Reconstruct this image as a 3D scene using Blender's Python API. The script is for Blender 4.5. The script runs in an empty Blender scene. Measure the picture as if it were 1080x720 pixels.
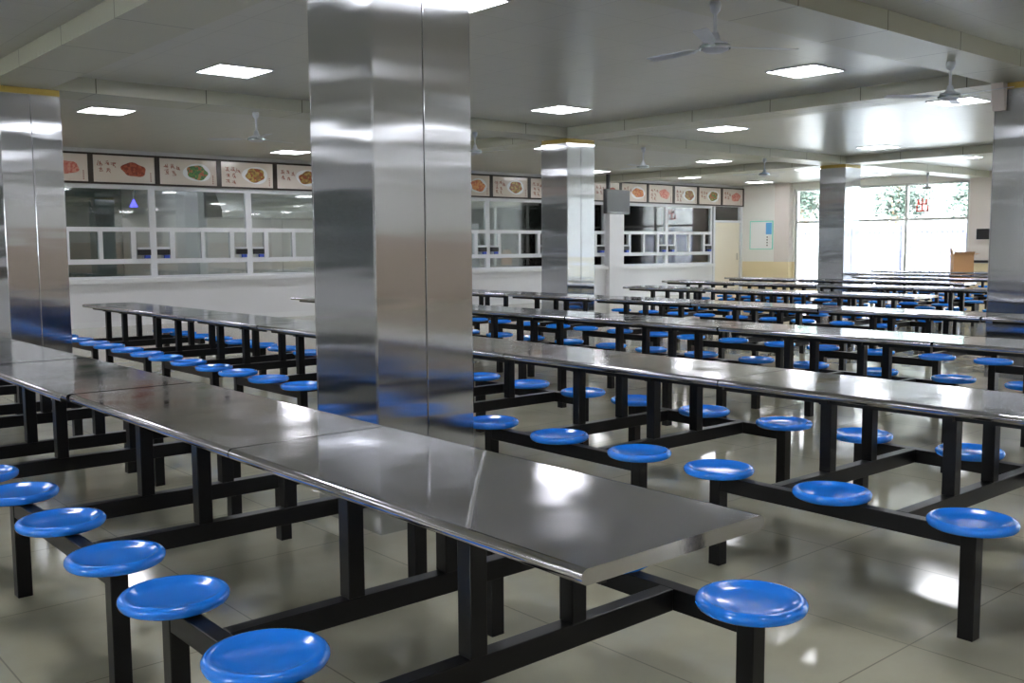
import bpy, bmesh, math, random
from mathutils import Vector, Matrix
R = random.Random(7)
scene = bpy.context.scene
COL = scene.collection

# ------------------------------------------------------------------ helpers
def new_bm(): return bmesh.new()

def box(bm, x0, x1, y0, y1, z0, z1):
    r = bmesh.ops.create_cube(bm, size=1.0)
    for v in r['verts']:
        v.co = Vector(((x0 + x1) / 2 + v.co.x * (x1 - x0), (y0 + y1) / 2 + v.co.y * (y1 - y0), (z0 + z1) / 2 + v.co.z * (z1 - z0)))
    return r['verts']

def rbox(bm, x0, x1, y0, y1, z0, z1, b=0.004, seg=2):
    """bevelled box"""
    t = bmesh.new(); box(t, x0, x1, y0, y1, z0, z1)
    bmesh.ops.bevel(t, geom=list(t.edges), offset=b, segments=seg, affect='EDGES', profile=0.5)
    me = bpy.data.meshes.new('tmp'); t.to_mesh(me); t.free(); bm.from_mesh(me); bpy.data.meshes.remove(me)

def lathe(bm, prof, n=32, c=(0, 0, 0)):
    rings = []
    for r, z in prof:
        if r < 1e-6: rings.append([bm.verts.new((c[0], c[1], c[2] + z))])
        else: rings.append([bm.verts.new((c[0] + r * math.cos(2 * math.pi * i / n), c[1] + r * math.sin(2 * math.pi * i / n), c[2] + z)) for i in range(n)])
    for a, b in zip(rings[:-1], rings[1:]):
        for i in range(n):
            j = (i + 1) % n
            if len(a) == 1 and len(b) == 1: continue
            if len(a) == 1: bm.faces.new((a[0], b[j], b[i]))
            elif len(b) == 1: bm.faces.new((a[i], a[j], b[0]))
            else: bm.faces.new((a[i], a[j], b[j], b[i]))

def tube(bm, p0, p1, r, n=12, r1=None):
    p0 = Vector(p0); p1 = Vector(p1); d = (p1 - p0).normalized()
    u = d.orthogonal().normalized(); w = d.cross(u); r1 = r if r1 is None else r1
    A = [bm.verts.new(p0 + (u * math.cos(2 * math.pi * i / n) + w * math.sin(2 * math.pi * i / n)) * r) for i in range(n)]
    B = [bm.verts.new(p1 + (u * math.cos(2 * math.pi * i / n) + w * math.sin(2 * math.pi * i / n)) * r1) for i in range(n)]
    for i in range(n): bm.faces.new((A[i], A[(i + 1) % n], B[(i + 1) % n], B[i]))
    bm.faces.new(A[::-1]); bm.faces.new(B)

def poly(bm, pts, thick, normal):
    """flat outline extruded by thick along normal"""
    nrm = Vector(normal) * thick
    a = [bm.verts.new(p) for p in pts]; b = [bm.verts.new(Vector(p) + nrm) for p in pts]
    bm.faces.new(a); bm.faces.new(b[::-1])
    for i in range(len(a)):
        j = (i + 1) % len(a); bm.faces.new((a[j], a[i], b[i], b[j]))

def finish(bm, name, mat, parent=None, smooth=False, angle=35):
    bmesh.ops.recalc_face_normals(bm, faces=list(bm.faces))
    me = bpy.data.meshes.new(name); bm.to_mesh(me); bm.free()
    if smooth:
        for p in me.polygons: p.use_smooth = True
        try: me.set_sharp_from_angle(angle=math.radians(angle))
        except Exception: pass
    if mat: me.materials.append(mat)
    o = bpy.data.objects.new(name, me); COL.objects.link(o)
    if parent: o.parent = parent
    return o

def tag(o, label, cat, group=None, kind=None):
    o['label'] = label; o['category'] = cat
    if group: o['group'] = group
    if kind: o['kind'] = kind
    return o

def thing(name, label, cat, loc=(0, 0, 0), rz=0.0, group=None):
    o = bpy.data.objects.new(name, None); COL.objects.link(o)
    o.location = loc; o.rotation_euler = (0, 0, rz); o.empty_display_size = .1
    return tag(o, label, cat, group)

def struct(name, bm, mat, parent=None, **k):
    o = finish(bm, name, mat, parent, **k)
    if not parent: o['kind'] = 'structure'
    return o

def dup(root, loc, rz=0.0, label=None, group=None):
    r = root.copy(); COL.objects.link(r); r.location = loc; r.rotation_euler = (0, 0, rz)
    if label: r['label'] = label
    if group: r['group'] = group
    for ch in list(root.children):
        c = ch.copy(); COL.objects.link(c); c.parent = r
        for g in list(ch.children):
            d = g.copy(); COL.objects.link(d); d.parent = c
    return r

# ---------------------------------------------------------------- materials
def mat(name, base=(.5, .5, .5), rough=.5, metal=0.0, spec=.5, **kw):
    m = bpy.data.materials.new(name); m.use_nodes = True
    b = m.node_tree.nodes['Principled BSDF']
    b.inputs['Base Color'].default_value = (*base, 1); b.inputs['Roughness'].default_value = rough
    b.inputs['Metallic'].default_value = metal; b.inputs['Specular IOR Level'].default_value = spec
    for k, v in kw.items(): b.inputs[k.replace('_', ' ')].default_value = v
    return m

def N(m, t, **kw):
    n = m.node_tree.nodes.new(t)
    for k, v in kw.items():
        if k in n.inputs: n.inputs[k].default_value = v
        else: setattr(n, k, v)
    return n
def L(m, a, b): m.node_tree.links.new(a, b)
def bsdf(m): return m.node_tree.nodes['Principled BSDF']

def coords(m, scale=(1, 1, 1), rot=(0, 0, 0)):
    t = N(m, 'ShaderNodeNewGeometry'); mp = N(m, 'ShaderNodeMapping')
    mp.inputs['Scale'].default_value = scale; mp.inputs['Rotation'].default_value = rot
    L(m, t.outputs['Position'], mp.inputs['Vector']); return mp.outputs['Vector']

def noise_color(m, vec, c1, c2, scale, detail=3, lo=.35, hi=.65):
    n = N(m, 'ShaderNodeTexNoise'); n.inputs['Scale'].default_value = scale; n.inputs['Detail'].default_value = detail
    L(m, vec, n.inputs['Vector'])
    r = N(m, 'ShaderNodeValToRGB'); r.color_ramp.elements[0].color = (*c1, 1); r.color_ramp.elements[1].color = (*c2, 1)
    r.color_ramp.elements[0].position = lo; r.color_ramp.elements[1].position = hi
    L(m, n.outputs['Fac'], r.inputs['Fac']); return r.outputs['Color']

def noise_bump(m, vec, scale, strength, dist, prev=None, detail=2):
    n = N(m, 'ShaderNodeTexNoise'); n.inputs['Scale'].default_value = scale; n.inputs['Detail'].default_value = detail
    L(m, vec, n.inputs['Vector'])
    b = N(m, 'ShaderNodeBump'); b.inputs['Strength'].default_value = strength; b.inputs['Distance'].default_value = dist
    L(m, n.outputs['Fac'], b.inputs['Height'])
    if prev is not None: L(m, prev, b.inputs['Normal'])
    return b.outputs['Normal']

# brushed steel on the columns: vertical brushing smears reflections sideways
M_STEEL = mat('brushed_steel_cladding', (.55, .57, .60), .2, 1.0)
b = bsdf(M_STEEL); b.inputs['Anisotropic'].default_value = 1.0
gg = N(M_STEEL, 'ShaderNodeNewGeometry'); tg = N(M_STEEL, 'ShaderNodeVectorMath', operation='CROSS_PRODUCT'); tg.inputs[1].default_value = (0, 0, 1)
L(M_STEEL, gg.outputs['True Normal'], tg.inputs[0]); L(M_STEEL, tg.outputs['Vector'], b.inputs['Tangent'])
v = coords(M_STEEL, (1, 1, 1)); n1 = noise_bump(M_STEEL, v, 1.5, .5, .008, None, 1)
v2 = coords(M_STEEL, (.6, .6, 5)); n2 = noise_bump(M_STEEL, v2, 1.3, .5, .003, n1, 1); L(M_STEEL, n2, b.inputs['Normal'])
rr = N(M_STEEL, 'ShaderNodeTexNoise'); rr.inputs['Scale'].default_value = 3.0; rr.inputs['Detail'].default_value = 6
mr = N(M_STEEL, 'ShaderNodeMapRange'); mr.inputs['To Min'].default_value = .22; mr.inputs['To Max'].default_value = .32
L(M_STEEL, v, rr.inputs['Vector']); L(M_STEEL, rr.outputs['Fac'], mr.inputs['Value']); b.inputs['Roughness'].default_value = .135

M_TOP = mat('steel_tabletop', (.60, .595, .645), .13, 1.0)
b = bsdf(M_TOP)
v = coords(M_TOP, (1, 1, 1)); n1 = noise_bump(M_TOP, v, 2.2, .14, .012, None, 1); n2 = noise_bump(M_TOP, v, 22, .06, .002, n1, 3)
L(M_TOP, n2, b.inputs['Normal'])
rr = N(M_TOP, 'ShaderNodeTexNoise'); rr.inputs['Scale'].default_value = 5.0; rr.inputs['Detail'].default_value = 8
mr = N(M_TOP, 'ShaderNodeMapRange'); mr.inputs['From Min'].default_value = .3; mr.inputs['From Max'].default_value = .7; mr.inputs['To Min'].default_value = .04; mr.inputs['To Max'].default_value = .16
L(M_TOP, v, rr.inputs['Vector']); L(M_TOP, rr.outputs['Fac'], mr.inputs['Value']); L(M_TOP, mr.outputs['Result'], b.inputs['Roughness'])

M_PALE_STEEL = mat('pale_polished_steel', (.8, .8, .82), .22, 1.0)
M_BLACK = mat('black_painted_steel', (.006, .006, .007), .34, 0, .28)
L(M_BLACK, noise_bump(M_BLACK, coords(M_BLACK), 60, .08, .002), bsdf(M_BLACK).inputs['Normal'])
M_SEAT = mat('blue_plastic', (.010, .22, .90), .18, Coat_Weight=.3)
M_PLASTIC_BLACK = mat('black_plastic', (.015, .015, .017), .35)
M_SCREEN = mat('dark_screen', (.018, .017, .017), .45)

M_FLOOR = mat('floor_tiles', (.4, .39, .31), .11, 0, .5)
b = bsdf(M_FLOOR)
v = coords(M_FLOOR)
br = N(M_FLOOR, 'ShaderNodeTexBrick', offset=0.0, squash=1.0); br.inputs['Scale'].default_value = 1.0
br.inputs['Brick Width'].default_value = .8; br.inputs['Row Height'].default_value = .8; br.inputs['Mortar Size'].default_value = .003; br.inputs['Mortar Smooth'].default_value = .1
br.inputs['Mortar'].default_value = (.26, .25, .195, 1)
L(M_FLOOR, v, br.inputs['Vector'])
c1 = noise_color(M_FLOOR, v, (.38, .365, .275), (.47, .455, .35), 1.7, 5)
L(M_FLOOR, c1, br.inputs['Color1']); L(M_FLOOR, c1, br.inputs['Color2']); L(M_FLOOR, br.outputs['Color'], b.inputs['Base Color'])
L(M_FLOOR, noise_bump(M_FLOOR, v, 2.5, .12, .01, None, 2), b.inputs['Normal'])

M_CEIL = mat('ceiling_panels', (.44, .44, .40), .28, 0.0, .95)
b = bsdf(M_CEIL); v = coords(M_CEIL, rot=(0, 0, 0))
br = N(M_CEIL, 'ShaderNodeTexBrick', offset=0.0); br.inputs['Scale'].default_value = 1.0
br.inputs['Brick Width'].default_value = .6; br.inputs['Row Height'].default_value = .6; br.inputs['Mortar Size'].default_value = .004
br.inputs['Color1'].default_value = (.44, .44, .40, 1); br.inputs['Color2'].default_value = (.425, .425, .387, 1); br.inputs['Mortar'].default_value = (.30, .30, .27, 1)
L(M_CEIL, v, br.inputs['Vector']); L(M_CEIL, br.outputs['Color'], b.inputs['Base Color'])
L(M_CEIL, noise_bump(M_CEIL, v, 1.1, .25, .02, None, 1), b.inputs['Normal'])

M_BEAM = mat('beam_cladding', (.44, .44, .36), .35, 0, .5)
b = bsdf(M_BEAM); v = coords(M_BEAM)
br = N(M_BEAM, 'ShaderNodeTexBrick', offset=0.0); br.inputs['Scale'].default_value = 1.0
br.inputs['Brick Width'].default_value = 1.2; br.inputs['Row Height'].default_value = 1.2; br.inputs['Mortar Size'].default_value = .006
br.inputs['Color1'].default_value = (.44, .44, .36, 1); br.inputs['Color2'].default_value = (.44, .44, .36, 1); br.inputs['Mortar'].default_value = (.12, .12, .09, 1)
L(M_BEAM, v, br.inputs['Vector']); L(M_BEAM, br.outputs['Color'], b.inputs['Base Color'])

def wallmat(name, c, var=.04, rough=.6):
    m = mat(name, c, rough); v = coords(m)
    L(m, noise_color(m, v, tuple(x * (1 - var) for x in c), c, 1.3, 4), bsdf(m).inputs['Base Color']); return m
M_WALL = wallmat('white_wall', (.74, .74, .78), .03, .4)
M_WALL2 = wallmat('cream_wall', (.80, .79, .76))
M_DADO = wallmat('cream_dado', (.78, .66, .42))
M_PINK = wallmat('salmon_dado', (.62, .50, .42), .08)
M_PIER = wallmat('pier_paint', (.66, .60, .57))
M_SILL = mat('white_ledge', (.76, .77, .80), .3)
M_FRAME = mat('white_window_frame', (.72, .74, .78), .35)
M_ALU = mat('grey_window_frame', (.52, .53, .52), .35, .3)
M_DOOR = mat('cream_door', (.80, .74, .62), .45)
M_CHROME = mat('chrome', (.8, .8, .8), .15, 1.0)
M_GOLD = mat('ochre_band', (.50, .36, .08), .45)
M_FAN = mat('fan_paint', (.55, .58, .64), .3)
M_FANRIM = mat('fan_steel_ring', (.6, .68, .72), .2, .7)
M_KITCH = wallmat('kitchen_tile', (.76, .79, .77), .06, .3)
M_KSTEEL = mat('kitchen_steel', (.66, .68, .68), .24, 1.0)
L(M_KSTEEL, noise_bump(M_KSTEEL, coords(M_KSTEEL), 1.2, .5, .03, None, 1), bsdf(M_KSTEEL).inputs['Normal'])
M_KPANEL = mat('pale_steel_panel', (.84, .85, .84), .42, .35)
M_KDARK = mat('kitchen_dark', (.06, .08, .08), .35)
M_KGREEN = wallmat('darkening_green_layer', (.10, .16, .14), .2, .25)
M_CARD = wallmat('cardboard', (.50, .27, .12), .12)
M_BLUE = mat('blue_label', (.05, .10, .55), .4)
M_TEAL = mat('teal_frame', (.25, .72, .62), .4)
M_PAPER = mat('white_paper', (.85, .86, .87), .5)
M_PBLUE = mat('printed_blue', (.12, .42, .80), .5)
M_RED = mat('red_lettering', (.80, .05, .03), .5)
M_BOARD = mat('menu_print', (.70, .62, .56), .14, 0, .6)
M_INK = mat('menu_brown_ink', (.32, .11, .08), .3)
M_BROWNFRAME = mat('dark_brown_frame', (.028, .018, .014), .35)
M_CONC = wallmat('yard_concrete', (.34, .34, .33))
M_BACKDROP = wallmat('added_backdrop_grey', (.085, .085, .085))
M_BACKDROPWIN = mat('added_backdrop_window', (.04, .045, .05), .3)
M_FENCE = mat('lilac_fence_paint', (.024, .025, .046), .5)
M_LEAF = mat('leaf_green', (.036, .054, .042), .5)
M_BARK = mat('bark', (.12, .08, .05), .8)

def glassmat(name, tint=(.9, .95, .94), extra=0.0):
    m = bpy.data.materials.new(name); m.use_nodes = True; nt = m.node_tree
    nt.nodes.remove(bsdf(m)); out = [n for n in nt.nodes if n.type == 'OUTPUT_MATERIAL'][0]
    t = N(m, 'ShaderNodeBsdfTransparent'); t.inputs['Color'].default_value = (*tint, 1)
    g = N(m, 'ShaderNodeBsdfGlossy'); g.inputs['Roughness'].default_value = .02; g.inputs['Color'].default_value = (1, 1, 1, 1)
    f = N(m, 'ShaderNodeFresnel'); f.inputs['IOR'].default_value = 1.5
    a = N(m, 'ShaderNodeMath', operation='MULTIPLY_ADD'); a.inputs[1].default_value = 1.6; a.inputs[2].default_value = extra
    a.use_clamp = True
    L(m, f.outputs['Fac'], a.inputs[0])
    mx = N(m, 'ShaderNodeMixShader'); L(m, a.outputs[0], mx.inputs['Fac']); L(m, t.outputs[0], mx.inputs[1]); L(m, g.outputs[0], mx.inputs[2])
    L(m, mx.outputs[0], out.inputs['Surface']); return m
M_GLASS = glassmat('window_glass'); M_KGLASS = glassmat('serving_glass', (.95, .98, .98), .06)

def emit(name, c, s):
    m = mat(name, c, .5); bsdf(m).inputs['Emission Color'].default_value = (*c, 1); bsdf(m).inputs['Emission Strength'].default_value = s; return m
LAMP = 16.0
M_LIGHT = emit('light_diffuser', (.95, .955, 1.0), LAMP)
M_UV = emit('insect_lamp_glow', (.10, .10, 1.0), 1.6)

def foodmat(name, cols, scale=26):
    m = mat(name, cols[0], .35); v = coords(m)
    n = N(m, 'ShaderNodeTexVoronoi'); n.inputs['Scale'].default_value = scale; L(m, v, n.inputs['Vector'])
    r = N(m, 'ShaderNodeValToRGB'); r.color_ramp.interpolation = 'CONSTANT'
    sp = N(m, 'ShaderNodeSeparateColor'); L(m, n.outputs['Color'], sp.inputs[0]); L(m, sp.outputs[0], r.inputs['Fac'])
    els = r.color_ramp.elements
    while len(els) < len(cols): els.new(.5)
    for i, c in enumerate(cols): els[i].position = i / len(cols); els[i].color = (*c, 1)
    L(m, r.outputs['Color'], bsdf(m).inputs['Base Color']); return m
FOODS = [foodmat('braised_red_food', [(.30, .05, .02), (.40, .09, .04), (.24, .04, .02)]),
         foodmat('mixed_vegetable_food', [(.10, .25, .06), (.45, .12, .05), (.40, .22, .08), (.07, .18, .06)]),
         foodmat('golden_food', [(.35, .22, .05), (.45, .30, .08), (.25, .13, .04), (.30, .08, .03)]),
         foodmat('orange_food', [(.55, .18, .06), (.45, .12, .05), (.60, .28, .10)]),
         foodmat('pale_pink_food', [(.60, .22, .18), (.65, .32, .25), (.55, .15, .12)])]
M_PLATE = mat('white_plate_print', (.82, .82, .84), .2)

# ------------------------------------------------------------------- camera
H = 1.3823
f_px, pit, rol, yaw = 1040.46, .0956, -.0065, .8571
cy, sy = math.cos(yaw), math.sin(yaw)
F = Vector((cy * math.cos(pit), sy * math.cos(pit), -math.sin(pit)))
Rv = Vector((sy, -cy, 0)); Uv = Rv.cross(F)
R2 = math.cos(rol) * Rv + math.sin(rol) * Uv; U2 = -math.sin(rol) * Rv + math.cos(rol) * Uv
cd = bpy.data.cameras.new('camera'); cam = bpy.data.objects.new('camera', cd); COL.objects.link(cam)
cd.sensor_width = 36; cd.lens = f_px / 1080 * 36; cd.clip_end = 200; cd.clip_start = .05
cam.matrix_world = Matrix(((R2.x, U2.x, -F.x, 0), (R2.y, U2.y, -F.y, 0), (R2.z, U2.z, -F.z, H), (0, 0, 0, 1)))
scene.camera = cam

# ------------------------------------------------------------- room shell
CEIL = 3.15; BEAM = 3.0
XW = 24.9; YW = 18.07; XL = -13.2; YN = -12.0; YK = 22.6
bm = new_bm(); box(bm, XL, XW, YN, YK, -.15, 0); struct('floor', bm, M_FLOOR)
bm = new_bm(); box(bm, XL, XW, YN, YK, CEIL, CEIL + .15); struct('ceiling', bm, M_CEIL)
CX = [-5.2, 2.56, 10.43, 18.2]; CY = [-2.9, 3.93, 10.75]; CW = .58
# beams: one trim per line, running along X then along Y
t_i = 1
for y in CY:
    bm = new_bm(); box(bm, XL, XW, y, y + CW, BEAM, CEIL); struct('trim_%d' % t_i, bm, M_BEAM); t_i += 1
for x in CX:
    segs = [(YN, CY[0])] + [(CY[i] + CW, CY[i + 1]) for i in range(2)] + [(CY[2] + CW, YW)]
    bm = new_bm()
    for a, c in segs: box(bm, x, x + CW, a, c, BEAM, CEIL)
    struct('trim_%d' % t_i, bm, M_BEAM); t_i += 1

# counter wall: low wall under the serving windows, ledge, strip over signs
bm = new_bm(); box(bm, XL, 23.45, YW, YW + .15, 0, .82)
box(bm, 18.95, 19.5, YW - .12, YW + .15, .0, 2.5)                       # white pier between the windows
box(bm, XL, XW, YW, YW + .15, 2.52, CEIL)
struct('wall_back', bm, M_WALL)
bm = new_bm(); box(bm, XL, 18.93, YW - .10, YW + .18, .78, .86); box(bm, 19.52, 23.45, YW - .10, YW + .18, .78, .86); struct('trim_%d' % t_i, bm, M_SILL); t_i += 1
bm = new_bm(); box(bm, XL, 23.45, YW - .012, YW, 0, .10); struct('baseboard_back', bm, M_SILL)

# serving windows
def serving_window(n, x0, x1, first=False):
    root = bpy.data.objects.new('window_%d' % n, None); COL.objects.link(root); root.location = (x0, YW, 0); root['kind'] = 'structure'
    w = x1 - x0
    bm = new_bm(); y0, y1 = .02, .08
    def h(z0, z1, a=0, c=w): box(bm, a, c, y0, y1, z0, z1)
    h(.86, .90); h(2.46, 2.52); h(1.70, 1.78); h(1.12, 1.21)
    def vb(xc, z0, z1, hw=.03): box(bm, xc - hw, xc + hw, y0 - .004, y1 + .004, z0, z1)
    vb(.03, .86, 2.52); vb(w - .03, .86, 2.52)
    s = .30                                       # small hatch either side of each mullion
    vb(s + .06, 1.12, 1.75, .045); vb(w - s - .06, 1.12, 1.75, .045); vb(w / 2, 1.12, 1.75, .035)
    h(1.38, 1.42, .05, s); h(1.38, 1.42, w - s, w - .05)
    finish(bm, 'window_frame', M_FRAME, root)
    bm = new_bm(); box(bm, .02, w - .02, .045, .053, .88, 2.48); finish(bm, 'window_pane', M_KGLASS, root)
    return root
MUL = [-4.9, -2.9, -.9, 1.15, 3.15, 5.08, 6.96, 8.86, 10.8, 12.86, 14.93, 16.93, 18.93]
MUR = [19.52, 21.40, 23.42]
wn = 1; bays = []
for a, c in list(zip(MUL[:-1], MUL[1:])) + list(zip(MUR[:-1], MUR[1:])):
    serving_window(wn, a, c); bays.append((a, c)); wn += 1

# door beside the serving windows
bm = new_bm()
box(bm, 23.45, 23.53, YW - .02, YW + .12, 0, 2.52); box(bm, 24.76, 24.84, YW - .02, YW + .12, 0, 2.52)
box(bm, 23.53, 24.76, YW - .02, YW + .12, 2.06, 2.12)
dr = struct('door_1', bm, M_FRAME)
bm = new_bm(); rbox(bm, 23.54, 24.75, YW + .02, YW + .07, .01, 2.055, .004); finish(bm, 'door_leaf', M_DOOR, dr)
bm = new_bm(); box(bm, 23.54, 24.75, YW + .04, YW + .048, 2.12, 2.52); finish(bm, 'transom_pane', M_KGLASS, dr)
bm = new_bm(); rbox(bm, 24.6, 24.64, YW - .02, YW + .02, .95, 1.15, .004); finish(bm, 'door_handle', M_CHROME, dr)
bm = new_bm(); box(bm, 24.84, XW, YW, YW + .12, 0, 2.52); struct('trim_%d' % t_i, bm, M_WALL2); t_i += 1

# window wall (plane X = XW) with three window groups
WINS = [(11.29, 16.3, 3), (4.5, 10.2, 3), (-2.4, 3.3, 3)]
WZ0, WZ1 = .12, 2.97
bm = new_bm(); edges = [YK] + [e for a in WINS for e in (a[1], a[0])] + [YN]
for i in range(0, len(edges), 2): box(bm, XW, XW + .25, edges[i + 1], edges[i], .9, CEIL)
for a, c, _ in WINS: box(bm, XW, XW + .25, a, c, WZ1, CEIL)
struct('wall_right', bm, M_WALL2)
bm = new_bm()
for i in range(0, len(edges), 2): box(bm, XW, XW + .25, edges[i + 1], edges[i], 0, .9)
for a, c, _ in WINS: box(bm, XW, XW + .25, a, c, 0, WZ0)
struct('trim_%d' % t_i, bm, M_DADO); t_i += 1
# piers standing proud of the wall
for (a, c) in ((16.36, 16.86), (10.3, 11.2), (3.4, 4.4)):
    bm = new_bm(); box(bm, XW - .16, XW, a, c, .9, CEIL); struct('trim_%d' % t_i, bm, M_PIER); t_i += 1
    bm = new_bm(); box(bm, XW - .16, XW, a, c, 0, .9); struct('trim_%d' % t_i, bm, M_DADO); t_i += 1
for (a, c, n) in WINS:
    root = bpy.data.objects.new('window_%d' % wn, None); COL.objects.link(root); root.location = (XW, a, 0); root['kind'] = 'structure'; wn += 1
    w = c - a; bm = new_bm(); x0, x1 = .06, .14
    box(bm, x0, x1, 0, w, WZ0, WZ0 + .06); box(bm, x0, x1, 0, w, WZ1 - .06, WZ1); box(bm, x0, x1, 0, w, 2.0, 2.06)
    for k in range(n + 1):
        y = min(max(w * k / n, .03), w - .03); box(bm, x0 - .003, x1 + .003, y - .03, y + .03, WZ0, WZ1)
    finish(bm, 'window_frame', M_ALU, root)
    bm = new_bm(); box(bm, .095, .103, .02, w - .02, WZ0 + .02, WZ1 - .02); finish(bm, 'window_pane', M_GLASS, root)
    ld = bpy.data.lights.new('window_portal', 'AREA'); ld.shape = 'RECTANGLE'; ld.size = w; ld.size_y = WZ1 - WZ0; ld.cycles.is_portal = True
    lo = bpy.data.objects.new('window_portal', ld); COL.objects.link(lo); lo.location = (XW + .3, (a + c) / 2, (WZ0 + WZ1) / 2)
    lo.rotation_euler = (0, math.radians(90), 0)
    lo.rotation_euler = Vector((-1, 0, 0)).to_track_quat('-Z', 'Y').to_euler(); ld.size, ld.size_y = w, WZ1 - WZ0

# walls behind the camera
bm = new_bm(); box(bm, XL, XW, YN - .2, YN, 1.7, CEIL); struct('wall_front', bm, M_WALL2)
bm = new_bm(); box(bm, XL, XW, YN - .2, YN, 0, 1.7); struct('trim_%d' % t_i, bm, M_PINK); t_i += 1
LW = [(2.0, 4.2)]
bm = new_bm(); ed = [YN] + [e for a in LW for e in a] + [YK]
for i in range(0, len(ed), 2): box(bm, XL - .2, XL, ed[i], ed[i + 1], 0, CEIL)
for a, c in LW: box(bm, XL - .2, XL, a, c, 0, 1.0); box(bm, XL - .2, XL, a, c, 2.6, CEIL)
struct('wall_left', bm, M_WALL2)
for (a, c) in LW:
    root = bpy.data.objects.new('window_%d' % wn, None); COL.objects.link(root); root.location = (XL, a, 0); root['kind'] = 'structure'; wn += 1
    w = c - a; bm = new_bm()
    box(bm, -.12, -.06, 0, w, 1.0, 1.06); box(bm, -.12, -.06, 0, w, 2.54, 2.6)
    for k in range(4): y = min(max(w * k / 3, .03), w - .03); box(bm, -.123, -.057, y - .03, y + .03, 1.0, 2.6)
    finish(bm, 'window_frame', M_ALU, root)
    bm = new_bm(); box(bm, -.095, -.087, .02, w - .02, 1.02, 2.58); finish(bm, 'window_pane', M_GLASS, root)

# kitchen behind the glass
bm = new_bm(); box(bm, XL, XW, YK, YK + .15, 0, CEIL); struct('wall_kitchen', bm, M_KITCH)
bm = new_bm(); box(bm, 8.0, 8.12, YW + .4, YK, 0, CEIL); struct('trim_%d' % t_i, bm, M_KITCH); t_i += 1
bm = new_bm(); box(bm, 17.4, 17.52, YW + .4, YK, 0, CEIL); struct('trim_%d' % t_i, bm, M_KITCH); t_i += 1

bm = new_bm(); box(bm, XL, 8.0, YK - .03, YK, 0, CEIL); struct('trim_%d' % t_i, bm, M_KGREEN); t_i += 1  # layer coloured dark green to darken the left kitchen bay
# ---------------------------------------------------------------- columns
def column(x, y, label):
    t = thing('steel_clad_column', label, 'column', (x, y, 0), 0, 'square columns clad in brushed steel')
    g = .0025; w = CW
    for (a, c, side) in ((0, w / 2 - g, 'f'), (w / 2 + g, w, 'f')):
        for yy in (0, w - .012):
            bm = new_bm(); rbox(bm, a + (.0 if a else 0), c, yy, yy + .012, .0, 2.93, .003, 1); finish(bm, 'steel_panel', M_STEEL, t)
    for xx in (0, w - .012):
        bm = new_bm(); rbox(bm, xx, xx + .012, .0125, w - .0125, .0, 2.93, .003, 1); finish(bm, 'steel_panel', M_STEEL, t)
    bm = new_bm(); box(bm, .013, w - .013, .013, w - .013, 0, BEAM); finish(bm, 'core', M_PALE_STEEL, t)
    bm = new_bm(); box(bm, .004, w - .004, .004, w - .004, 2.935, 2.995); finish(bm, 'top_band', M_GOLD, t)
    return t
column(2.56, 3.93, 'wide brushed steel column in the middle foreground, rising behind the nearest table')
column(2.66, 10.75, 'brushed steel column at the far left with an ochre band at its top')
column(10.43, 10.75, 'brushed steel column behind the third row of tables, left of the hanging television')
column(18.2, 10.75, 'small distant steel column standing in front of the bright windows')
column(10.43, 3.93, 'brushed steel column cut off by the right edge, near the loudspeaker')
column(2.56, -2.9, 'brushed steel column standing behind the camera on the near side')
column(10.43, -2.9, 'brushed steel column behind the camera farther to the right')

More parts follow.
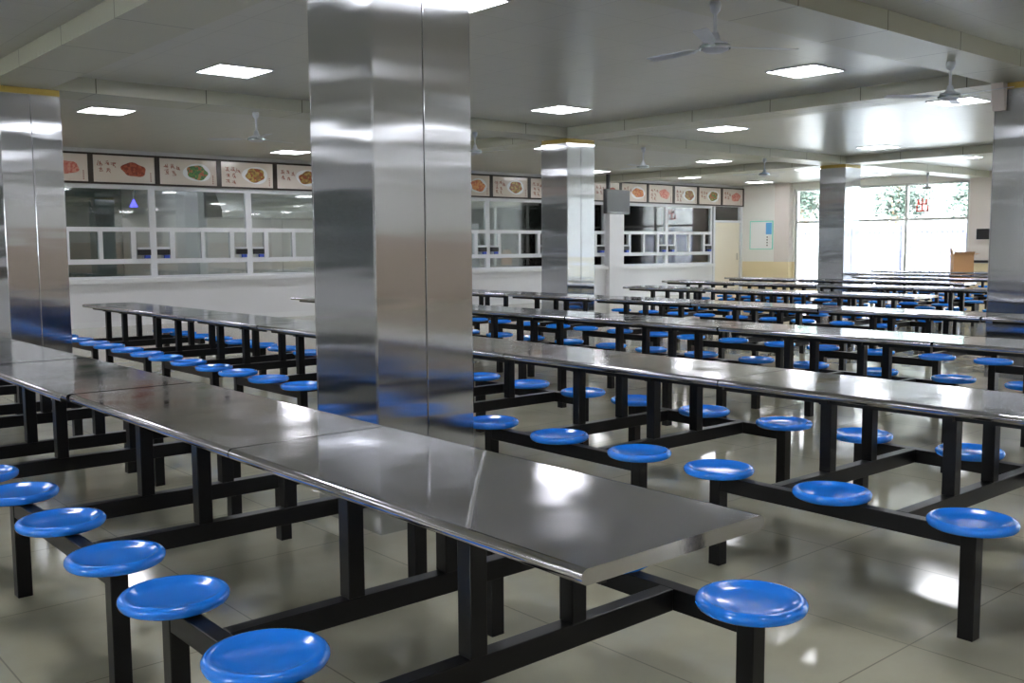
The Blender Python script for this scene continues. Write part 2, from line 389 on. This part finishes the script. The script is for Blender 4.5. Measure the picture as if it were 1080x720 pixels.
# ------------------------------------------------------- tables with stools
HT = .76; SX = .578
def make_unit(p, Lt, name_label):
    t = thing('canteen_table', name_label, 'canteen table', (0, 0, 0), 0, 'steel canteen tables with attached blue stools')
    # rolled-edge top
    bm = new_bm(); w = .30; th = .034; n = 8; prof = [(-w + .016, HT), ]
    prof = []
    for i in range(n + 1):
        a = math.pi / 2 + math.pi * i / n; prof.append((-w + th / 2 + math.cos(a) * th / 2, HT - th / 2 + math.sin(a) * th / 2))
    for i in range(n + 1):
        a = -math.pi / 2 + math.pi * i / n; prof.append((w - th / 2 + math.cos(a) * th / 2, HT - th / 2 + math.sin(a) * th / 2))
    A = [bm.verts.new((x, -Lt / 2 + .003, z)) for x, z in prof]; B = [bm.verts.new((x, Lt / 2 - .003, z)) for x, z in prof]
    for i in range(len(prof)): j = (i + 1) % len(prof); bm.faces.new((A[i], A[j], B[j], B[i]))
    bm.faces.new(A[::-1]); bm.faces.new(B)
    o = finish(bm, 'tabletop', M_TOP, t, True, 40)
    for pl in o.data.polygons:
        if abs(pl.normal.z) > .999 or abs(pl.normal.y) > .9: pl.use_smooth = False
    bm = new_bm()
    for y in (-p / 2, p / 2): box(bm, -.22, .22, y - .02, y + .02, .694, .7255)
    for x in (-.20, .18): box(bm, x, x + .02, -Lt / 2 + .05, Lt / 2 - .05, .697, .7255)
    finish(bm, 'under_frame', M_BLACK, t)
    for y in (-p / 2, p / 2):
        for x in (-.17, .17):
            bm = new_bm(); rbox(bm, x - .026, x + .026, y - .026, y + .026, .395, .7245, .003); finish(bm, 'leg', M_BLACK, t)
        bm = new_bm(); rbox(bm, -SX + .026, SX - .026, y - .025, y + .025, .33, .395, .003); finish(bm, 'crossbar', M_BLACK, t)
    for x in (-SX, SX):
        bm = new_bm(); rbox(bm, x - .026, x + .026, -p + .028, p - .028, .33, .395, .003); finish(bm, 'seat_beam', M_BLACK, t)
        for y in (-p, p):
            bm = new_bm(); rbox(bm, x - .028, x + .028, y - .028, y + .028, 0, .397, .003); finish(bm, 'stool_post', M_BLACK, t)
        for y in (-p, 0, p):
            bm = new_bm()
            lathe(bm, [(0, .4145), (.05, .4150), (.09, .418), (.112, .4235), (.124, .4315), (.134, .4345), (.143, .4325), (.1495, .425), (.1505, .416), (.147, .407), (.139, .401), (.12, .398), (0, .398)], 40, (x, y, 0))
            finish(bm, 'stool_seat', M_SEAT, t, True, 80)
    return t
ORD = ['first', 'second', 'third', 'fourth', 'fifth', 'sixth', 'seventh', 'eighth', 'ninth', 'tenth']
protoA = make_unit(.549, 1.561, 'x'); protoB = make_unit(.505, 1.44, 'x'); protoC = make_unit(.585, 1.672, 'x')
used = {'A': False, 'B': False, 'C': False}
def unit(kind, x, y, rz, label):
    pr = {'A': protoA, 'B': protoB, 'C': protoC}[kind]
    if not used[kind]:
        used[kind] = True; pr.location = (x, y, 0); pr.rotation_euler = (0, 0, rz); pr['label'] = label; return pr
    return dup(pr, (x, y, 0), rz, label)
# row 1 (nearest)
r1 = unit('A', 1.612, 2.092, 0, 'steel table at the bottom front, its bare end corner pointing right, blue stools around it')
unit('A', 1.612, 3.655, 0, 'steel table joined behind the front one, left of the big column foot')
for k, lab in enumerate(['steel table at the left edge starting at the overlapped seam behind the nearest two tables', 'steel table at the far left, passing in front of the left column',
                         'steel table farthest along the nearest row, by the left edge']):
    unit('B', 1.58, 5.17 + 1.46 * k, 0, lab)
# row 2
dth = -.0129
def r2(n): 
    yy = n * 1.5614
    return 3.9935 - math.sin(dth) * yy, 2.034 + math.cos(dth) * yy
for n, lab in ((-1, 'steel table ending the second row just outside the right edge'),
               (0, 'long steel table in the right foreground reaching the right edge, second row'),
               (1, 'steel table just right of the big column, second row, with three stools facing the camera'),
               (2, 'steel table hidden mostly behind the big column in the second row')):
    x, y = r2(n); unit('A', x, y, dth, lab)
for k, lab in enumerate(['steel table just left of the big column, second row', 'second steel table left of the big column in the second row',
                         'third steel table left of the big column in the second row', 'steel table at the far left tip of the second row, pointing at the serving wall']):
    unit('B', 3.97, 6.685 + 1.45 * k, 0, lab)
# rows 3..10: (x, y of the counter end, y of the near end)
rows = [(6.42, 11.4, 1.2), (8.85, 11.6, 1.9), (11.62, 10.45, 4.75), (14.0, 11.7, 5.0), (16.1, 11.9, 6.0), (18.15, 10.35, 7.0), (20.25, 12.1, 7.5), (22.3, 12.3, 8.5)]
for ri, (x, ye, ys) in enumerate(rows):
    sp = 1.572 if ri else 1.684; k = 0
    while ye - sp * k - sp > ys - .35:
        yc = ye - sp * (k + .5)
        unit('A' if ri else 'C', x, yc, 0, 'steel table with blue stools, %s row from the camera, %s from the serving wall end' % (ORD[ri + 2], ORD[k])); k += 1

# thin raised strip of paler steel across the nearest top
def raised_strip(parent, pts, ox, oy):
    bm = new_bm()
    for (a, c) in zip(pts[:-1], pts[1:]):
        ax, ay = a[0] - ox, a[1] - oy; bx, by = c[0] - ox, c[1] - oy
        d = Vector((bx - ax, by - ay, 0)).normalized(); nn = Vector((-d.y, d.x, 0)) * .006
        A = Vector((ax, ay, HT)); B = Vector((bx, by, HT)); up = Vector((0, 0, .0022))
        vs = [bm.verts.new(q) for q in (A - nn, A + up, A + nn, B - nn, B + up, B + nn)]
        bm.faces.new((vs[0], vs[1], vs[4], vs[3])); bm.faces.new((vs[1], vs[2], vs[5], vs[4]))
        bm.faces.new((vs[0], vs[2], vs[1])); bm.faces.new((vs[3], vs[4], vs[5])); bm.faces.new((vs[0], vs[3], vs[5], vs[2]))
    finish(bm, 'raised_strip', M_PALE_STEEL, parent)
raised_strip(r1, [(1.33, 1.69), (1.47, 1.85), (1.64, 2.04), (1.88, 2.30)], 1.612, 2.092)

# -------------------------------------------------------------- ceiling lights
def ceiling_light(x, y, label, first=None):
    t = thing('ceiling_light', label, 'ceiling light', (x, y, CEIL), 0, 'square LED ceiling panels')
    bm = new_bm(); s = .285
    for a in ((-s, s, -s, -s + .012), (-s, s, s - .012, s), (-s, -s + .012, -s + .012, s - .012), (s - .012, s, -s + .012, s - .012)): box(bm, *a, -.012, 0)
    finish(bm, 'frame', M_FRAME, t)
    bm = new_bm(); box(bm, -s + .012, s - .012, -s + .012, s - .012, -.008, -.001); finish(bm, 'diffuser', M_LIGHT, t)
    return t
LX = [-10.9, -6.6, -3.3, 1.1, 4.5, 9.0, 12.4, 17.0, 20.4, 23.6]; LXs = {}
LY = [-11.2, -7.9, -4.6, -1.1, 2.3, 5.8, 9.4, 13.1, 16.6]
seen = {(4.5, 5.8): 'bright ceiling panel cut off by the top edge beside the big column', (4.5, 9.4): 'large bright ceiling panel upper left between the two left columns',
        (4.5, 13.1): 'bright ceiling panel above the leftmost menu boards', (9.0, 16.6): 'sliver of ceiling panel against the left side of the big column, above the menu boards',
        (9.0, 9.4): 'bright ceiling panel in the centre, just right of the big column', (9.0, 5.8): 'bright ceiling panel at upper right, nearest of those right of the fan',
        (12.4, 9.4): 'bright ceiling panel right of centre beyond the cross beam', (12.4, 5.8): 'ceiling panel shining under the right-hand fan',
        (17.0, 13.1): 'small ceiling panel above the distant menu boards, between two beams', (17.0, 16.6): 'small ceiling panel near the hanging television'}
proto_light = None
for x in LX:
    for y in LY:
        lab = seen.get((x, y), 'square ceiling panel %d.%d metres along and %d.%d metres across the hall' % (int(abs(x)), int(abs(x) * 10) % 10, int(abs(y)), int(abs(y) * 10) % 10))
        if (x, y) not in seen:
            lab = 'square ceiling panel, %s line from the left wall, %s line from the front wall' % (ORD[LX.index(x)], ORD[LY.index(y)])
        if proto_light is None: proto_light = ceiling_light(x, y, lab)
        else: dup(proto_light, (x, y, CEIL), 0, lab)
# kitchen lights
for i, x in enumerate((6.4, 9.6, 11.9, 14.2, 16.4, 19.5, 22)):
    dup(proto_light, (x, 19.2, CEIL), 0, 'square ceiling panel inside the kitchen, %s from the left' % ORD[i])

# --------------------------------------------------------------------- fans
def fan(x, y, ztop, zh, rz, label, r=.58):
    t = thing('ceiling_fan', label, 'ceiling fan', (x, y, ztop), rz, 'white ceiling fans')
    d = zh - ztop
    bm = new_bm(); lathe(bm, [(0, 0), (.035, 0), (.04, -.02), (.032, -.06), (.014, -.08), (0, -.08)], 20); finish(bm, 'canopy', M_FAN, t, True)
    bm = new_bm(); tube(bm, (0, 0, -.078), (0, 0, d + .10), .012); finish(bm, 'rod', M_FAN, t, True)
    bm = new_bm(); lathe(bm, [(0, d + .10), (.022, d + .10), (.034, d + .055), (.05, d + .04), (.085, d + .03), (.098, d + .01), (.094, d - .012), (.06, d - .03), (0, d - .034)], 28); finish(bm, 'motor', M_FAN, t, True)
    bm = new_bm(); lathe(bm, [(.100, d + .014), (.106, d + .004), (.104, d - .008), (.098, d - .004), (.100, d + .014)], 28); finish(bm, 'ring', M_FANRIM, t, True)
    for k in range(3):
        a = 2 * math.pi * k / 3; bm = new_bm(); c, s = math.cos(a), math.sin(a)
        pts = []
        for (u, w, tz) in ((.09, .018, 0), (.16, .018, 0), (.2, .04, .006), (r - .04, .05, .006), (r, .04, .005)): pts.append((u, w, tz))
        top = []; bot = []
        for u, w, tz in pts:
            for sg, L_ in ((1, top), (-1, bot)): L_.append(Vector((u * c - sg * w * s, u * s + sg * w * c, d + .004 + sg * tz)))
        vt = [bm.verts.new(q) for q in top]; vb = [bm.verts.new(q) for q in bot]
        up = Vector((0, 0, .004)); vt2 = [bm.verts.new(q + up) for q in top]; vb2 = [bm.verts.new(q + up) for q in bot]
        for i in range(len(pts) - 1):
            bm.faces.new((vt[i], vt[i + 1], vb[i + 1], vb[i])); bm.faces.new((vt2[i], vb2[i], vb2[i + 1], vt2[i + 1]))
            bm.faces.new((vt[i], vt2[i], vt2[i + 1], vt[i + 1])); bm.faces.new((vb[i], vb[i + 1], vb2[i + 1], vb2[i]))
        bm.faces.new((vt[0], vb[0], vb2[0], vt2[0])); bm.faces.new((vt[-1], vt2[-1], vb2[-1], vb[-1]))
        finish(bm, 'blade', M_FAN, t)
    return t
YB = 10.75 + CW / 2
fan(5.54, YB, BEAM, 2.68, .3, 'small white ceiling fan above the left menu boards')
fan(8.89, YB, BEAM, 2.72, 1.0, 'white ceiling fan just right of the big column')
fan(12.45, YB, BEAM, 2.68, -.72, 'white ceiling fan above the hanging television')
fan(15.85, YB, BEAM, 2.70, .2, 'white ceiling fan left of the small distant column')
fan(22.2, YB, BEAM, 2.66, .6, 'tiny ceiling fan in front of the far window')
fan(5.47, 4.22, BEAM, 2.70, -.55, 'nearest ceiling fan, hanging at the top edge right of the big column')
fan(8.85, 4.22, BEAM, 2.69, .35, 'ceiling fan at upper right beside the cut-off column')

# -------------------------------------------------------------- menu boards
seps = [2.35, 3.53, 4.71, 5.88, 7.06, 8.25, 9.42, 10.58, 11.7, 12.8, 13.9, 15.0, 16.2, 17.3, 18.4, 19.45, 20.53, 21.62, 22.69, 23.79, 24.86]
def stroke(bm, x0, z0, x1, z1, w, y):
    d = Vector((x1 - x0, 0, z1 - z0)); nn = Vector((-d.z, 0, d.x)).normalized() * w
    poly(bm, [(x0 + nn.x, y, z0 + nn.z), (x1 + nn.x, y, z1 + nn.z), (x1 - nn.x, y, z1 - nn.z), (x0 - nn.x, y, z0 - nn.z)], -.001, (0, 1, 0))
names = ['a braised red dish', 'a dish with green vegetables', 'a golden stir-fry', 'an orange dish', 'a pale pink dish']
fi = [4, 0, 4, 0, 1, 2, 2, 1, 4, 0, 3, 2, 4, 1, 0, 3, 4, 2, 1, 4]
for i, (a, c) in enumerate(zip(seps[:-1], seps[1:])):
    w = c - a; z0, z1 = 2.535, 3.075; hgt = z1 - z0
    t = thing('menu_board', 'menu board with %s, %s from the left over the serving windows' % (names[fi[i]], (ORD + ['eleventh', 'twelfth', 'thirteenth', 'fourteenth', 'fifteenth', 'sixteenth', 'seventeenth', 'eighteenth', 'nineteenth', 'twentieth'])[i]),
              'menu board', (a, YW, z0), 0, 'menu boards above the serving windows')
    bm = new_bm(); e = .035
    box(bm, 0, w, -.05, 0, 0, e); box(bm, 0, w, -.05, 0, hgt - e, hgt); box(bm, 0, e + .01, -.05, 0, e, hgt - e); box(bm, w - e - .01, w, -.05, 0, e, hgt - e)
    finish(bm, 'frame', M_BROWNFRAME, t)
    bm = new_bm(); box(bm, e, w - e, -.035, -.005, e, hgt - e); finish(bm, 'printed_panel', M_BOARD, t)
    bm = new_bm(); yy = -.0355; r_ = random.Random(i)
    cells = [(.17, .37), (.29, .37), (.40, .34), (.18, .26), (.31, .24), (.18, .15), (.30, .13)]
    for (cx, cz) in cells[:r_.choice([5, 7])]:
        s = r_.uniform(.042, .056)
        for k in range(r_.choice([2, 3])): zz = cz + s * r_.uniform(-.9, .9); a_ = s * r_.uniform(.4, 1); stroke(bm, cx - a_, zz, cx + a_ * r_.uniform(.5, 1), zz + r_.uniform(-.005, .016), .005, yy)
        for k in range(r_.choice([2, 3])): x_ = cx + s * r_.uniform(-.6, .6); stroke(bm, x_, cz + s * r_.uniform(.1, 1), x_ + s * r_.uniform(-.7, .6), cz - s * r_.uniform(.2, 1), .0055, yy)
        stroke(bm, cx - s * .2, cz + s * .4, cx + s * .8, cz - s * .9, .006, yy)
    for k in range(5): stroke(bm, w - .13, .08 + k * .034, w - .11, .08 + k * .034, .011, yy)
    finish(bm, 'lettering', M_INK, t)['label'] = 'small brown brush-style lettering, too small to read'
    bm = new_bm(); cx, cz = w * .64, hgt * .50; n = 30; pl = []
    for k in range(n):
        th = 2 * math.pi * k / n; q = 1 + .05 * math.sin(3 * th + i); pl.append((cx + .27 * q * math.cos(th), -.0356, cz + .165 * q * math.sin(th)))
    if fi[i] in (1, 2, 3): poly(bm, pl, -.001, (0, 1, 0)); finish(bm, 'plate_picture', M_PLATE, t)
    else: bm.free()
    bm = new_bm(); pl = []
    for k in range(n):
        th = 2 * math.pi * k / n; q = 1 + .10 * math.sin(2 * th + i) + .07 * math.sin(5 * th + 2 * i); pl.append((cx + .215 * q * math.cos(th), -.0368, cz + .125 * q * math.sin(th)))
    poly(bm, pl, -.001, (0, 1, 0)); finish(bm, 'food_picture', FOODS[fi[i]], t)

# -------------------------------------------------------------- card readers
proto_cr = None
words = ORD + ['eleventh', 'twelfth', 'thirteenth', 'fourteenth', 'fifteenth', 'sixteenth', 'seventeenth', 'eighteenth', 'nineteenth', 'twentieth', 'twenty-first', 'twenty-second', 'twenty-third', 'twenty-fourth', 'twenty-fifth', 'twenty-sixth', 'twenty-seventh', 'twenty-eighth']
ci = 0
for (a, c) in bays[3:]:
    for x in (a + .18, c - .18):
        lab = 'black card reader with blue label under a small serving hatch, %s from the left' % words[ci]; ci += 1
        if proto_cr is None:
            t = proto_cr = thing('card_reader', lab, 'card reader', (x, YW, 1.26), 0, 'card readers on the serving windows')
            bm = new_bm(); rbox(bm, -.115, .115, -.03, .018, .015, .118, .006); finish(bm, 'reader_body', M_PLASTIC_BLACK, t)
            bm = new_bm(); rbox(bm, -.0, .10, -.034, .018, -.045, .013, .004); finish(bm, 'blue_label', M_BLUE, t)
        else: dup(proto_cr, (x, YW, 1.26), 0, lab)

# ---------------------------------------------------------------- television
t = thing('television', 'dark television hanging from the ceiling in front of the white pier', 'television', (18.25, 17.05, 0), math.radians(12))
bm = new_bm(); rbox(bm, -.56, .56, -.06, .05, 2.18, 2.78, .02); finish(bm, 'body', M_PLASTIC_BLACK, t, True)
bm = new_bm(); box(bm, -.52, .52, -.066, -.06, 2.23, 2.75); finish(bm, 'screen', M_SCREEN, t)
bm = new_bm(); box(bm, -.36, -.28, .02, .09, 2.6, CEIL); box(bm, -.40, .40, .05, .07, 2.4, 2.46); box(bm, -.34, -.3, .05, .09, 2.4, 2.65); finish(bm, 'hanging_bracket', M_PLASTIC_BLACK, t)

# ------------------------------------------------------------- loudspeaker on the cut-off column
t = thing('loudspeaker', 'small pale loudspeaker mounted high on the cut-off right column', 'loudspeaker', (10.43, 4.44, 0), 0)
bm = new_bm(); poly(bm, [(-.12, -.06, 2.99), (-.02, -.06, 2.99), (-.02, -.06, 2.72), (-.06, -.06, 2.72)], .12, (0, 1, 0)); finish(bm, 'cabinet', M_PIER, t)
bm = new_bm(); box(bm, -.03, .004, -.05, .05, 2.78, 2.92); finish(bm, 'bracket', M_PLASTIC_BLACK, t)

# -------------------------------------------------------- right wall objects
t = thing('notice_board', 'teal-framed white notice board on the pale wall left of the windows', 'notice board', (XW, 17.4, 1.68), 0)
bm = new_bm(); w, h = .40, .42
box(bm, -.03, 0, -w, w, h - .03, h); box(bm, -.03, 0, -w, w, -h, -h + .02); box(bm, -.03, 0, -w, -w + .02, -h + .02, h - .03); box(bm, -.03, 0, w - .02, w, -h + .02, h - .03)
finish(bm, 'frame', M_TEAL, t)
bm = new_bm(); box(bm, -.02, -.001, -w + .02, w - .02, -h + .02, h - .03); finish(bm, 'sheet', M_PAPER, t)
bm = new_bm(); box(bm, -.023, -.02, -w + .04, -w + .24, .02, h - .06); finish(bm, 'blue_picture', M_PBLUE, t)
bm = new_bm()
for k in range(4): box(bm, -.022, -.02, -w + .17, -w + .21, -.32 + k * .08, -.28 + k * .08)
finish(bm, 'printed_marks', M_PLASTIC_BLACK, t)
t = thing('control_box', 'black box fixed on the pale pier right of the far window', 'control box', (XW - .16, 10.74, 1.62), 0)
bm = new_bm(); rbox(bm, -.08, .004, -.26, .24, -.13, .13, .01); finish(bm, 'case', M_PLASTIC_BLACK, t)
bm = new_bm(); box(bm, -.086, -.08, -.2, .18, -.09, .09); finish(bm, 'grille', M_SCREEN, t)
bm = new_bm(); rbox(bm, XW - .24, XW - .16, 10.5, 11.2, .92, .98, .01); tag(finish(bm, 'wall_rail', M_PLASTIC_BLACK), 'black rail low on the pier beside the cardboard box', 'rail')

# exit characters on the upper panes
def exit_sign(y, z, label):
    bm = new_bm(); X = XW + .09; s = .17
    def st(y0, y1, z0, z1): box(bm, X - .004, X, y - y1 * s, y - y0 * s, z + z0 * s, z + z1 * s)
    wd = .12
    st(-wd / 1.0, wd / 1.0, -1, 1)                                   # centre stroke
    st(-.75, -.75 + 2 * wd, .15, .85); st(.75 - 2 * wd, .75, .15, .85); st(-.75, .75, .02, .24)   # upper tray
    st(-.98, -.98 + 2 * wd, -1, -.12); st(.98 - 2 * wd, .98, -1, -.12); st(-.98, .98, -1.02, -.80)  # lower tray
    o = finish(bm, 'exit_lettering', M_RED); tag(o, label, 'sign')
exit_sign(12.54, 2.40, 'red exit character stuck on the upper window pane at right')
exit_sign(15.3, 2.40, 'red exit character on the upper pane hidden behind the distant column')

# cardboard box on a far table
t = thing('cardboard_box', 'open brown cardboard box standing on a far table before the window', 'box', (22.3, 10.22, HT), math.radians(36))
bm = new_bm(); w, d, h = .17, .21, .38; th = .008
box(bm, -w, w, -d, d, 0, th); box(bm, -w, w, -d, -d + th, th, h); box(bm, -w, w, d - th, d, th, h); box(bm, -w, -w + th, -d + th, d - th, th, h); box(bm, w - th, w, -d + th, d - th, th, h)
finish(bm, 'carton', M_CARD, t)
for pts in ([(-w, -d, h), (-w, d, h), (-w - .10, d, h + .06), (-w - .10, -d, h + .06)], [(w, d, h), (w, -d, h), (w + .13, -d, h - .05), (w + .13, d, h - .05)],
            [(-w, d, h), (w, d, h), (w * .7, d + .03, h + .14), (-w * .7, d + .03, h + .14)], [(w, -d, h), (-w, -d, h), (-w * .9, -d - .12, h + .02), (w * .9, -d - .12, h + .02)]):
    bm = new_bm(); poly(bm, [Vector(p) for p in pts], .006, (0, 0, 1)); finish(bm, 'flap', M_CARD, t)

# -------------------------------------------------------- kitchen furniture
def cabinet(x, w, h, y, label, m=M_KSTEEL):
    t = thing('steel_cabinet', label, 'cabinet', (x, y, 0), 0, 'steel cabinets in the kitchen')
    bm = new_bm(); rbox(bm, 0, w, 0, .6, .08, h, .01); finish(bm, 'body', m, t)
    for k in range(2):
        bm = new_bm(); rbox(bm, k * w / 2 + .01, (k + 1) * w / 2 - .01, -.02, -.001, .12, h - .05, .004); dd = finish(bm, 'door', m, t)
        bm = new_bm(); xx = w / 2 + (-.06 if k == 0 else .06); box(bm, xx - .01, xx + .01, -.05, -.02, h * .45, h * .6); finish(bm, 'handle', M_CHROME, dd)
    bm = new_bm()
    for xx in (.05, w - .09):
        for yy in (.05, .5): box(bm, xx, xx + .04, yy, yy + .04, 0, .08)
    finish(bm, 'feet', M_KDARK, t)
cabinet(8.15, .8, 1.9, 21.95, 'tall steel cabinet behind the serving glass, left of the range hood')
cabinet(15.2, 1.5, 2.0, 20.6, 'tall steel cabinet in the kitchen behind the middle serving windows')
cabinet(19.7, 1.3, 2.2, 21.7, 'tall steel cabinet in the kitchen behind the right-hand serving windows')
cabinet(4.9, 1.2, 1.9, 21.7, 'dark cabinet at the back of the leftmost kitchen bay', M_KDARK)
def prep(x0, x1, y, label):
    t = thing('prep_counter', label, 'counter', (x0, y, 0), 0, 'steel kitchen counters'); w = x1 - x0
    bm = new_bm(); rbox(bm, 0, w, 0, .7, .84, .88, .006); finish(bm, 'worktop', M_KSTEEL, t)
    bm = new_bm(); box(bm, .06, w - .06, .06, .64, .2, .23); finish(bm, 'shelf', M_KSTEEL, t)
    for xx in (.03, w - .08):
        for yy in (.03, .62): bm = new_bm(); box(bm, xx, xx + .05, yy, yy + .05, 0, .84); finish(bm, 'leg', M_KSTEEL, t)
prep(2.0, 7.4, 18.7, 'steel food counter behind the leftmost serving windows')
prep(8.6, 17.0, 18.7, 'long steel food counter behind the middle serving windows')
prep(18.0, 23.0, 18.7, 'steel food counter behind the right-hand serving windows')
t = thing('range_hood', 'broad steel extractor hood behind the middle serving windows', 'extractor hood', (9.1, 19.8, 0))
bm = new_bm(); poly(bm, [(0, 0, 2.05), (0, 0, 2.2), (0, .6, 2.9), (0, 1.4, 2.9), (0, 1.4, 2.05)], 5.2, (1, 0, 0)); finish(bm, 'canopy', M_KSTEEL, t)
bm = new_bm(); box(bm, 2.3, 2.9, .9, 1.4, 2.9, CEIL); finish(bm, 'duct', M_KSTEEL, t)
bm = new_bm(); rbox(bm, 8.95, 15.1, 21.3, 21.35, .0, 2.75, .004)
for k in range(3): box(bm, 9.3 + k * 1.97, 9.36 + k * 1.97, 21.28, 21.3, 0, 2.75)
tag(finish(bm, 'steel_partition', M_KPANEL), 'pale steel partition across the kitchen behind the middle serving windows', 'partition')
# insect lamp
t = thing('insect_lamp', 'small blue-violet insect lamp glowing inside the left kitchen bay', 'lamp', (7.3, 19.9, 2.28))
bm = new_bm(); poly(bm, [(-.08, 0, -.06), (.08, 0, -.06), (0, 0, .10)], .05, (0, 1, 0)); finish(bm, 'glowing_tube', M_UV, t)
bm = new_bm(); box(bm, -.02, .02, .02, .04, .08, .87); finish(bm, 'hanger', M_KDARK, t)

# ---------------------------------------------------------------- outdoors
bm = new_bm(); box(bm, XW + .25, 70, -30, 45, -.25, -.1); struct('ground', bm, M_CONC)
t = thing('slatted_fence', 'pale lilac fence of upright slats outside the windows', 'fence', (28.5, 3, -.1))
for k, y in enumerate([-1.0 + 2.6 * j for j in range(8)]):
    bm = new_bm(); box(bm, -.05, .05, y - .05, y + .05, 0, 2.15); finish(bm, 'post', M_FENCE, t)
bm = new_bm(); box(bm, .06, .10, -1, 17.2, .3, .38); box(bm, .06, .10, -1, 17.2, 1.8, 1.88)
finish(bm, 'rail', M_FENCE, t)
bm = new_bm()
for k in range(120): y = -1 + k * .152; box(bm, .03, .06, y, y + .07, .1, 2.05 + .04 * math.sin(k * 1.7))
o = finish(bm, 'slats', M_FENCE, t)
def tree(x, y, h, r, label, seed):
    rr = random.Random(seed); t = thing('leafy_tree', label, 'tree', (x, y, -.1), 0, 'trees outside the windows')
    bm = new_bm(); tube(bm, (0, 0, 0), (.1, 0, h * .6), .14, 10, .07)
    for k in range(6): a = rr.uniform(0, 6.28); tube(bm, (.07, 0, h * (.35 + .04 * k)), (r * .6 * math.cos(a), r * .6 * math.sin(a), h * (.6 + .05 * k)), .05, 6, .02)
    finish(bm, 'trunk', M_BARK, t)
    bm = new_bm()
    for k in range(2600):
        a = rr.uniform(0, 6.28); u = rr.uniform(-1, 1); q = rr.random() ** .4 * r * (1 + .25 * math.sin(3 * a + 4 * u))
        c = Vector((q * math.cos(a) * math.sqrt(1 - u * u), q * math.sin(a) * math.sqrt(1 - u * u), h * .68 + q * u * .8))
        s = rr.uniform(.06, .13); d1 = Vector((rr.gauss(0, 1), rr.gauss(0, 1), rr.gauss(0, 1))).normalized() * s; d2 = d1.orthogonal().normalized() * s * .6
        bm.faces.new([bm.verts.new(c + e) for e in (-d1, d2, d1, -d2)])
    me = bpy.data.meshes.new('foliage'); bm.to_mesh(me); bm.free(); me.materials.append(M_LEAF)
    o = bpy.data.objects.new('foliage', me); COL.objects.link(o); o.parent = t
tree(33.5, 21.6, 5.0, 1.15, 'leafy tree outside, seen through the left part of the far window', 1)
tree(35.2, 18.7, 4.9, 1.15, 'leafy tree outside the middle pane of the far window', 3)
tree(35.2, 15.8, 4.9, 1.2, 'leafy tree outside behind the red exit character', 2)
bm = new_bm(); box(bm, 38, 39.2, -20, 40, -.1, 9); struct('wall_added_backdrop', bm, M_BACKDROP)  # added unseen wall, covers the glaring sky in the view through the windows
# ------------------------------------------------------------------- world
w = bpy.data.worlds.new('sky'); scene.world = w; w.use_nodes = True
bg = w.node_tree.nodes['Background']; bg.inputs['Color'].default_value = (.95, .94, 1.0, 1); bg.inputs['Strength'].default_value = 60.0
vs = scene.view_settings; vs.view_transform = 'Standard'; vs.look = 'None'; vs.gamma = 1; vs.exposure = 0.62; vs.use_curve_mapping = False
scene.cycles.use_denoising = True
scene.cycles.max_bounces = 10; scene.cycles.diffuse_bounces = 5; scene.cycles.glossy_bounces = 6; scene.cycles.transparent_max_bounces = 12
scene.cycles.sample_clamp_indirect = 8.0
